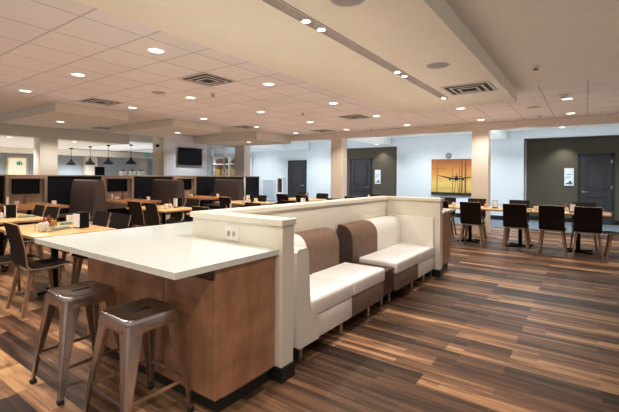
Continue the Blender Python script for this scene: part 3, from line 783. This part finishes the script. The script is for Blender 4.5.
# ------------------------------------------------------------------ pendants, television, signs
def make_pendant():
    t = thing('pendant_lamp', 'x', 'lamp')
    MB().lathe([(.185, 0), (.175, .03), (.145, .08), (.09, .135), (.05, .165), (.04, .225), (.02, .245), (0, .245)], n=24).lathe([(.182, .001), (.17, .03), (.14, .075), (.086, .128), (0, .15)], n=24).build('shade', 'pendant', t)
    MB().tube([(0, 0, .24), (0, 0, .68)], .008, 6).build('cord', 'black_metal', t)
    MB().lathe([(0, .66), (.06, .66), (.06, .70), (0, .704)], n=14).build('canopy', 'black_metal', t)
    MB().lathe([(0, .02), (.165, .02), (.16, .03), (0, .03)], n=20).build('diffuser', 'lens', t)
    return t
pend = Kind(make_pendant)
PD = [(6.9, 16.25), (6.9, 14.75), (6.9, 13.5)]
for x, y, l in ((7.35, 17.31, 'first from the left'), (7.35, 15.71, 'second from the left'), (7.35, 14.35, 'third from the left'), (7.62, 13.29, 'last on the right, past the ceiling edge')):
    pend.put((x, y, 1.80), 0, 'dark dome pendant lamp, '+l, 'pendant lamps behind the partition')
t = thing('wall_mounted_television', 'black television on the pale wall above the booths', 'television', (8.75, 11.5, 2.08))
MB().rbox(-.50, .50, -.10, -.055, -.30, .30, .01, 2).build('housing', 'black_metal', t)
MB().box(-.475, .475, -.103, -.1003, -.265, .275).build('screen', 'screen', t)
MB().box(-.15, .15, -.055, -.001, -.12, .12).build('wall_bracket', 'black_metal', t)
def make_exit():
    t = thing('exit_sign', 'x', 'sign')
    MB().rbox(-.16, .16, -.03, .03, -.12, .12, .008, 1).build('housing', 'green', t)
    b = MB().box(.02, .12, -.033, -.0305, -.09, .09)
    b.build('doorway_symbol', 'paper', t)
    f = MB().box(-.10, -.07, -.033, -.0305, .05, .08).box(-.11, -.05, -.033, -.0305, -.02, .045).box(-.13, -.10, -.033, -.0305, -.09, -.02).box(-.06, -.02, -.033, -.0305, -.06, -.02)
    f.build('running_figure', 'paper', t)
    MB().tube([(0, 0, .12), (0, 0, .2)], .01, 6).build('stem', 'grey_metal', t)
    for o in t.children:
        for v in o.data.vertices: v.co *= .5
    return t
ex = Kind(make_exit)
ex.put((8.2, 13.2, 2.14), radians(-36), 'green exit sign left of the television wall', 'exit signs')
ex.put((5.1, 15.9, 1.78), radians(-20), 'green exit sign near the left edge, left of the column', 'exit signs')
# back room shapes
t = thing('doorway_panel', 'lit pale yellow doorway far back at the left edge', 'doorway', (6.47, 20.49, 0))
MB().box(-.33, .33, -.06, -.001, 0, 2.1).build('lit_panel', 'lit', t); MB().box(-.40, -.331, -.10, -.001, 0, 2.2).box(.331, .40, -.10, -.001, 0, 2.2).box(-.331, .331, -.10, -.001, 2.101, 2.2).build('door_frame', 'cream', t)
t = thing('menu_screen', 'dark screen standing behind the third pendant lamp', 'screen', (8.35, 17.0, 0))
MB().rbox(-.2, .2, -.03, .03, 1.30, 1.75, .01, 1).build('screen', 'screen', t); MB().box(-.03, .03, -.03, .03, .02, 1.30).build('stand_post', 'black_metal', t); MB().rbox(-.2, .2, -.2, .2, 0, .02, .005, 1).build('stand_base', 'black_metal', t)
t = thing('service_counter', 'pale service counter beyond the partition by the exit sign', 'counter', (9.3, 15.6, 0))
MB().box(-1.2, 1.2, -.35, .35, 0, 1.24).build('cabinet_body', 'pale_grey', t); MB().rbox(-1.25, 1.25, -.4, .4, 1.241, 1.28, .005, 1).build('countertop', 'quartz', t)
def make_urn():
    t = thing('beverage_dispenser', 'x', 'dispenser')
    MB().rbox(-.11, .11, -.11, .11, 0, .3, .02, 2).build('body', 'china', t); MB().lathe([(0, .3), (.08, .3), (.08, .34), (0, .35)], n=14).build('lid', 'black_metal', t); MB().box(-.02, .02, -.15, -.11, .08, .12).build('tap', 'steel', t)
    return t
urn = Kind(make_urn)
for x, l in ((8.55, 'left'), (8.95, 'middle'), (9.35, 'right')): urn.put((x, 15.5, 1.281), 0, 'white beverage dispenser on the far service counter, %s of three' % l, 'beverage dispensers on the far counter')
t = thing('security_camera', 'small black camera at the top of the cream television wall trim', 'camera', (7.58, 11.62, 2.4))
MB().lathe([(0, -.06), (.05, -.045), (.06, 0), (.06, .03), (0, .03)], n=14).build('dome', 'black_metal', t); MB().box(-.02, .02, -.01, .06, .0301, .06).build('mount', 'trim_white', t)
# glazed partition right of the television wall, wood shelving behind
gp = thing('glazed_partition', 'white framed glass partition between television wall and column', 'partition', (10.8, 11.2, 0))
g = MB()
for y in (0, .72, 1.44, 2.16): g.box(-.03, .03, y, y+.05, 1.0, 2.60)
g.box(-.03, .03, .05, 2.16, 2.55, 2.60).box(-.03, .03, .05, 2.16, 1.0, 1.05).box(-.03, .03, .05, 2.16, 2.15, 2.19)
g.build('frame', 'trim_white', gp)
MB().box(-.03, .03, 0, 2.21, 0, .999).build('kick_panel', 'trim_white', gp)
for y in (.051, .771, 1.491): MB().box(-.004, .004, y, y+.668, 1.051, 2.149).build('pane', 'glass', gp)
t = thing('display_shelving', 'yellow wood display shelving seen through the glass partition', 'shelving', (14.45, 15.2, 0))
MB().box(-.4, 0, -1.3, -1.25, 0, 2.4).box(-.4, 0, 1.25, 1.3, 0, 2.4).box(-.4, 0, -.02, .02, 0, 2.4).build('upright', 'trim_white', t)
for z in (.9, 2.0, 2.35): MB().box(-.41, -.02, -1.25, -.021, z, z+.05).box(-.41, -.02, .021, 1.25, z, z+.05).build('shelf', 'trim_white', t)
MB().box(-.02, -.001, -1.25, 1.25, 0, 2.4).build('back_panel', 'shelf_wood', t)
for y in (-.9, -.3, .35, .9): MB().rbox(-.39, -.1, y-.22, y+.2, .951, 1.75, .01, 1).build('door', 'shelf_wood', t)
for y in (-.6, .6): MB().rbox(-.39, -.1, y-.45, y+.4, 2.051, 2.22, .01, 1).build('drawer', 'cabinet_dark', t)

# corridor wall objects
t = thing('airplane_picture', 'large orange sunset picture of a landing airplane on the pale blue wall', 'picture', (14.5, 3.85, .78))
PW = .875
MB().box(-.05, -.001, -PW, PW, .10, 1.31).build('canvas', 'sunset', t)
MB().box(-.055, -.001, -PW, PW, 0, .099).build('bottom_band', 'silhouette', t)
a = MB()
c0 = (-.125, .70)   # y (right is negative), z
def el(cy, cz, ry, rz, n=16): return [(cy+ry*cos(2*pi*i/n), cz+rz*sin(2*pi*i/n)) for i in range(n)]
def flat(poly, x=-.056): return MB().prism(poly, x, x+.005, 'x')
A = flat(el(.13, .66, .06, .075))
A.prism([(.13, .66), (.80, .775), (.80, .762), (.13, .60)], -.056, -.051, 'x').prism([(.13, .66), (-.54, .745), (-.54, .732), (.13, .60)], -.056, -.051, 'x')
A.prism([(.115, .70), (.145, .70), (.135, .86), (.125, .86)], -.0565, -.051, 'x').prism([(-.04, .745), (.30, .745), (.30, .735), (-.04, .725)], -.0568, -.051, 'x')
for y in (.36, -.10): A.prism(el(y, .625, .035, .04), -.057, -.051, 'x')
A.prism([(.235, .60), (.245, .60), (.245, .54), (.235, .54)], -.056, -.051, 'x').prism([(.02, .60), (.03, .60), (.03, .54), (.02, .54)], -.056, -.051, 'x').prism([(.15, .60), (.165, .60), (.165, .52), (.15, .52)], -.056, -.051, 'x')
A.v = [(v[0], v[1]-.16, v[2]-.05) for v in A.v]
A.build('airplane_silhouette', 'silhouette', t)
B = MB()
for y, z1, w in ((.66, 1.1, .012), (-.22, 1.31, .022), (-.34, 1.31, .028), (-.62, 1.2, .02), (.10, .95, .01), (-.14, 1.0, .012)):
    B.box(-.0545, -.051, y-w, y+w, .10, z1)
for y0, y1, z in ((.85, .30, .95), (.1, -.2, 1.02), (.60, .05, .25), (-.3, -.8, 1.1)): B.box(-.0545, -.051, y1, y0, z, z+.012)
for k in range(5): B.box(-.0545, -.051, -.1-.16+.03*k, -.1+.0-.03*k, .15+.09*k, .16+.09*k)
B.prism([(-.12, .1), (-.10, .1), (-.05, .62), (-.06, .62)], -.0545, -.051, 'x').prism([(.04, .1), (.02, .1), (-.03, .62), (-.02, .62)], -.0545, -.051, 'x')
B.build('mast_silhouettes', 'brown_sil', t)
t = thing('wall_speaker', 'round grey wall speaker above the airplane picture', 'speaker', (14.5, 4.115, 2.215))
k = MB().lathe([(0, .035), (.06, .035), (.085, .02), (.09, 0)], n=20); k.v = [(-.001-v[2], v[0], v[1]) for v in k.v]; k.build('grille', 'grey_metal', t)
k = MB().lathe([(.091, .0), (.10, .012), (.105, 0)], n=20); k.v = [(-.001-v[2], v[0], v[1]) for v in k.v]; k.build('rim', 'vent_dark', t)
def make_poster():
    t = thing('notice_board', 'x', 'sign')
    MB().rbox(-.03, -.001, -.13, .13, -.29, .29, .005, 1).build('frame', 'trim_white', t)
    MB().box(-.033, -.0302, -.115, .115, -.25, .275).build('print', 'poster_blue', t)
    MB().box(-.0345, -.0332, -.07, .05, .07, .09).box(-.0345, -.0332, -.07, .08, -.01, .005).box(-.0345, -.0332, -.02, .05, -.05, -.04).box(-.0345, -.0332, -.09, .09, -.23, -.19).prism(el(-.03, -.17, .04, .05), -.0345, -.0332, 'x').build('printed_lines', 'poster_dark', t)
    return t
post = Kind(make_poster)
post.put((14.62, 6.98, 1.42), 0, 'pale blue notice in white frame beside the door in the left recess')
post.put((15.2, .475, 1.47), 0, 'pale blue notice in white frame beside the door at the right edge')
t = thing('extinguisher_cabinet', 'white fire extinguisher cabinet on the pale blue wall left of the door', 'cabinet', (14.5, 12.03, .97))
MB().box(-.10, -.001, -.21, -.13, -.40, .40).box(-.10, -.001, .13, .21, -.40, .40).box(-.10, -.001, -.13, .13, .33, .40).box(-.10, -.001, -.13, .13, -.40, -.33).build('frame', 'trim_white', t)
MB().box(-.012, -.002, -.13, .13, -.33, .33).build('back_panel', 'poster_dark', t)
MB().lathe([(0, -.28), (.045, -.28), (.045, .10), (.02, .16), (.02, .2), (0, .2)], (-.065, 0, 0), 14).build('extinguisher', 'dark_red', t)
MB().box(-.098, -.094, -.129, .129, -.329, .329).build('pane', 'glass', t)
t = thing('access_panel', 'pale grey low access panel in the pale blue wall, left of the extinguisher', 'panel', (14.5, 12.82, .75))
MB().box(-.03, -.001, -.40, -.36, -.5, .51).box(-.03, -.001, .36, .40, -.5, .51).box(-.03, -.001, -.36, .36, .47, .51).box(-.03, -.001, -.36, .36, -.5, -.46).build('frame', 'trim_white', t)
MB().box(-.02, -.001, -.359, .359, -.459, .469).build('panel', 'pale_grey', t)
MB().box(-.03, -.0202, -.33, -.30, .0, .06).build('latch', 'steel', t)

# ------------------------------------------------------------------ lights
def lamp(kind, name, loc, energy, col, size=.06, rot=(0, 0, 0), **kw):
    d = bpy.data.lights.new(name, kind); d.energy = energy; d.color = col
    if kind == 'AREA': d.shape = 'RECTANGLE'; d.size = kw['sx']; d.size_y = kw['sy']
    else: d.shadow_soft_size = size
    if kind == 'SPOT': d.spot_size = radians(kw.get('ang', 130)); d.spot_blend = kw.get('blend', .8)
    o = bpy.data.objects.new(name, d); o.location = loc; o.rotation_euler = rot; COL.objects.link(o); return o
WARM = (1, .92, .82); UPE = .95
for i, (x, y, z) in enumerate(SP): lamp('SPOT', 'downlight_lamp', (x, y, z-.03), 115, WARM, .07, ang=140)
for x in (.7, -1.2):
    for y in (.29, 3.95, 5.82, 7.72): lamp('SPOT', 'downlight_lamp', (x, y, CZ-.03), 115, WARM, .07, ang=140)
for x, l in TS: lamp('SPOT', 'track_lamp', (x, 1.77, 2.575), 45, (1, .94, .86), .03, ang=110)
for x in (-.8, .8): lamp('SPOT', 'track_lamp', (x, 1.77, 2.575), 45, (1, .94, .86), .03, ang=110)
COOL = (.84, .93, 1)
for y in (-1.5, .62, 3.2, 4.9, 8.2, 9.8, 13, 16): lamp('SPOT', 'corridor_fill', (13.2, y, 2.93), 170, COOL, .1, ang=150)  # added corridor lighting, mostly without fixtures
for y in (1.3, 4.0, 9.0, 13): lamp('POINT', 'corridor_point_fill', (11.6, y, 2.60), 25, COOL, .1)  # added fixtureless point fills, there is no cove here
lamp('SPOT', 'recess_lamp', (14.85, .62, 2.66), 45, (1, .97, .85), .05, ang=110)
lamp('SPOT', 'recess_lamp', (14.3, 6.75, 2.66), 45, (1, .97, .85), .05, ang=110)
lamp('SPOT', 'television_wall_fill', (8.6, 10.7, 2.60), 60, (.9, .95, 1), .05, ang=140)  # added fill without a fixture, brightens the television wall
for x, y in ((3, 17.5), (6, 17.5), (9, 17.5), (5, 19), (8.5, 19)): lamp('SPOT', 'back_room_fill', (x, y, 2.46), 230, (.92, .97, 1), .1, ang=150)  # spots added to light the back room, no fixtures
UP = (1, .92, .87)
def up_fill(x0, x1, y0, y1, z, e, col=UP): lamp('AREA', 'ceiling_fill', ((x0+x1)/2, (y0+y1)/2, z), e*(x1-x0)*(y1-y0), col, rot=(pi, 0, 0), sx=x1-x0, sy=y1-y0)  # added upward fill below a ceiling to brighten it
up_fill(-2, 10.5, 3.0, 8.3, 2.3, UPE)
up_fill(-2, 6.8, 1.0, 2.8, 2.2, UPE*1.15)
up_fill(-2, 10.5, -5, .85, 2.3, UPE*.75)
up_fill(7.0, 10.5, .9, 2.9, 2.3, UPE)
up_fill(-1, 10.4, 8.5, 13.0, 2.2, UPE*.6)
up_fill(11.2, 14.2, -4, 16, 2.2, 1.6, (.88, .95, 1))
up_fill(-4, 10.4, 13.6, 19.4, 2.0, 2.2, (.95, .98, 1))
W = bpy.data.worlds.new('world'); S.world = W; W.use_nodes = True
W.node_tree.nodes['Background'].inputs[0].default_value = (1, .97, .94, 1)
W.node_tree.nodes['Background'].inputs[1].default_value = .52

# ------------------------------------------------------------------ camera
cd = bpy.data.cameras.new('camera'); cam = bpy.data.objects.new('camera', cd); COL.objects.link(cam)
F, HY = 389., 176.3
cd.sensor_fit = 'HORIZONTAL'; cd.sensor_width = 36; cd.lens = 36*F/619
cd.shift_y = -(206-HY)/619
cd.clip_start = .05
from mathutils import Matrix
rot = Matrix.Rotation(radians(35.5)-pi/2, 4, 'Z') @ Matrix.Rotation(pi/2, 4, 'X') @ Matrix.Rotation(radians(.5), 4, 'Z')
cam.matrix_world = Matrix.Translation((0, 0, 1.42)) @ rot
S.camera = cam
S.view_settings.view_transform = 'Standard'
S.view_settings.use_curve_mapping = True
cm = S.view_settings.curve_mapping
cv = cm.curves[3]; cv.points.new(.25, .215); cv.points.new(.70, .74); cm.update()
S.view_settings.look = 'None'
S.view_settings.exposure = 0.08
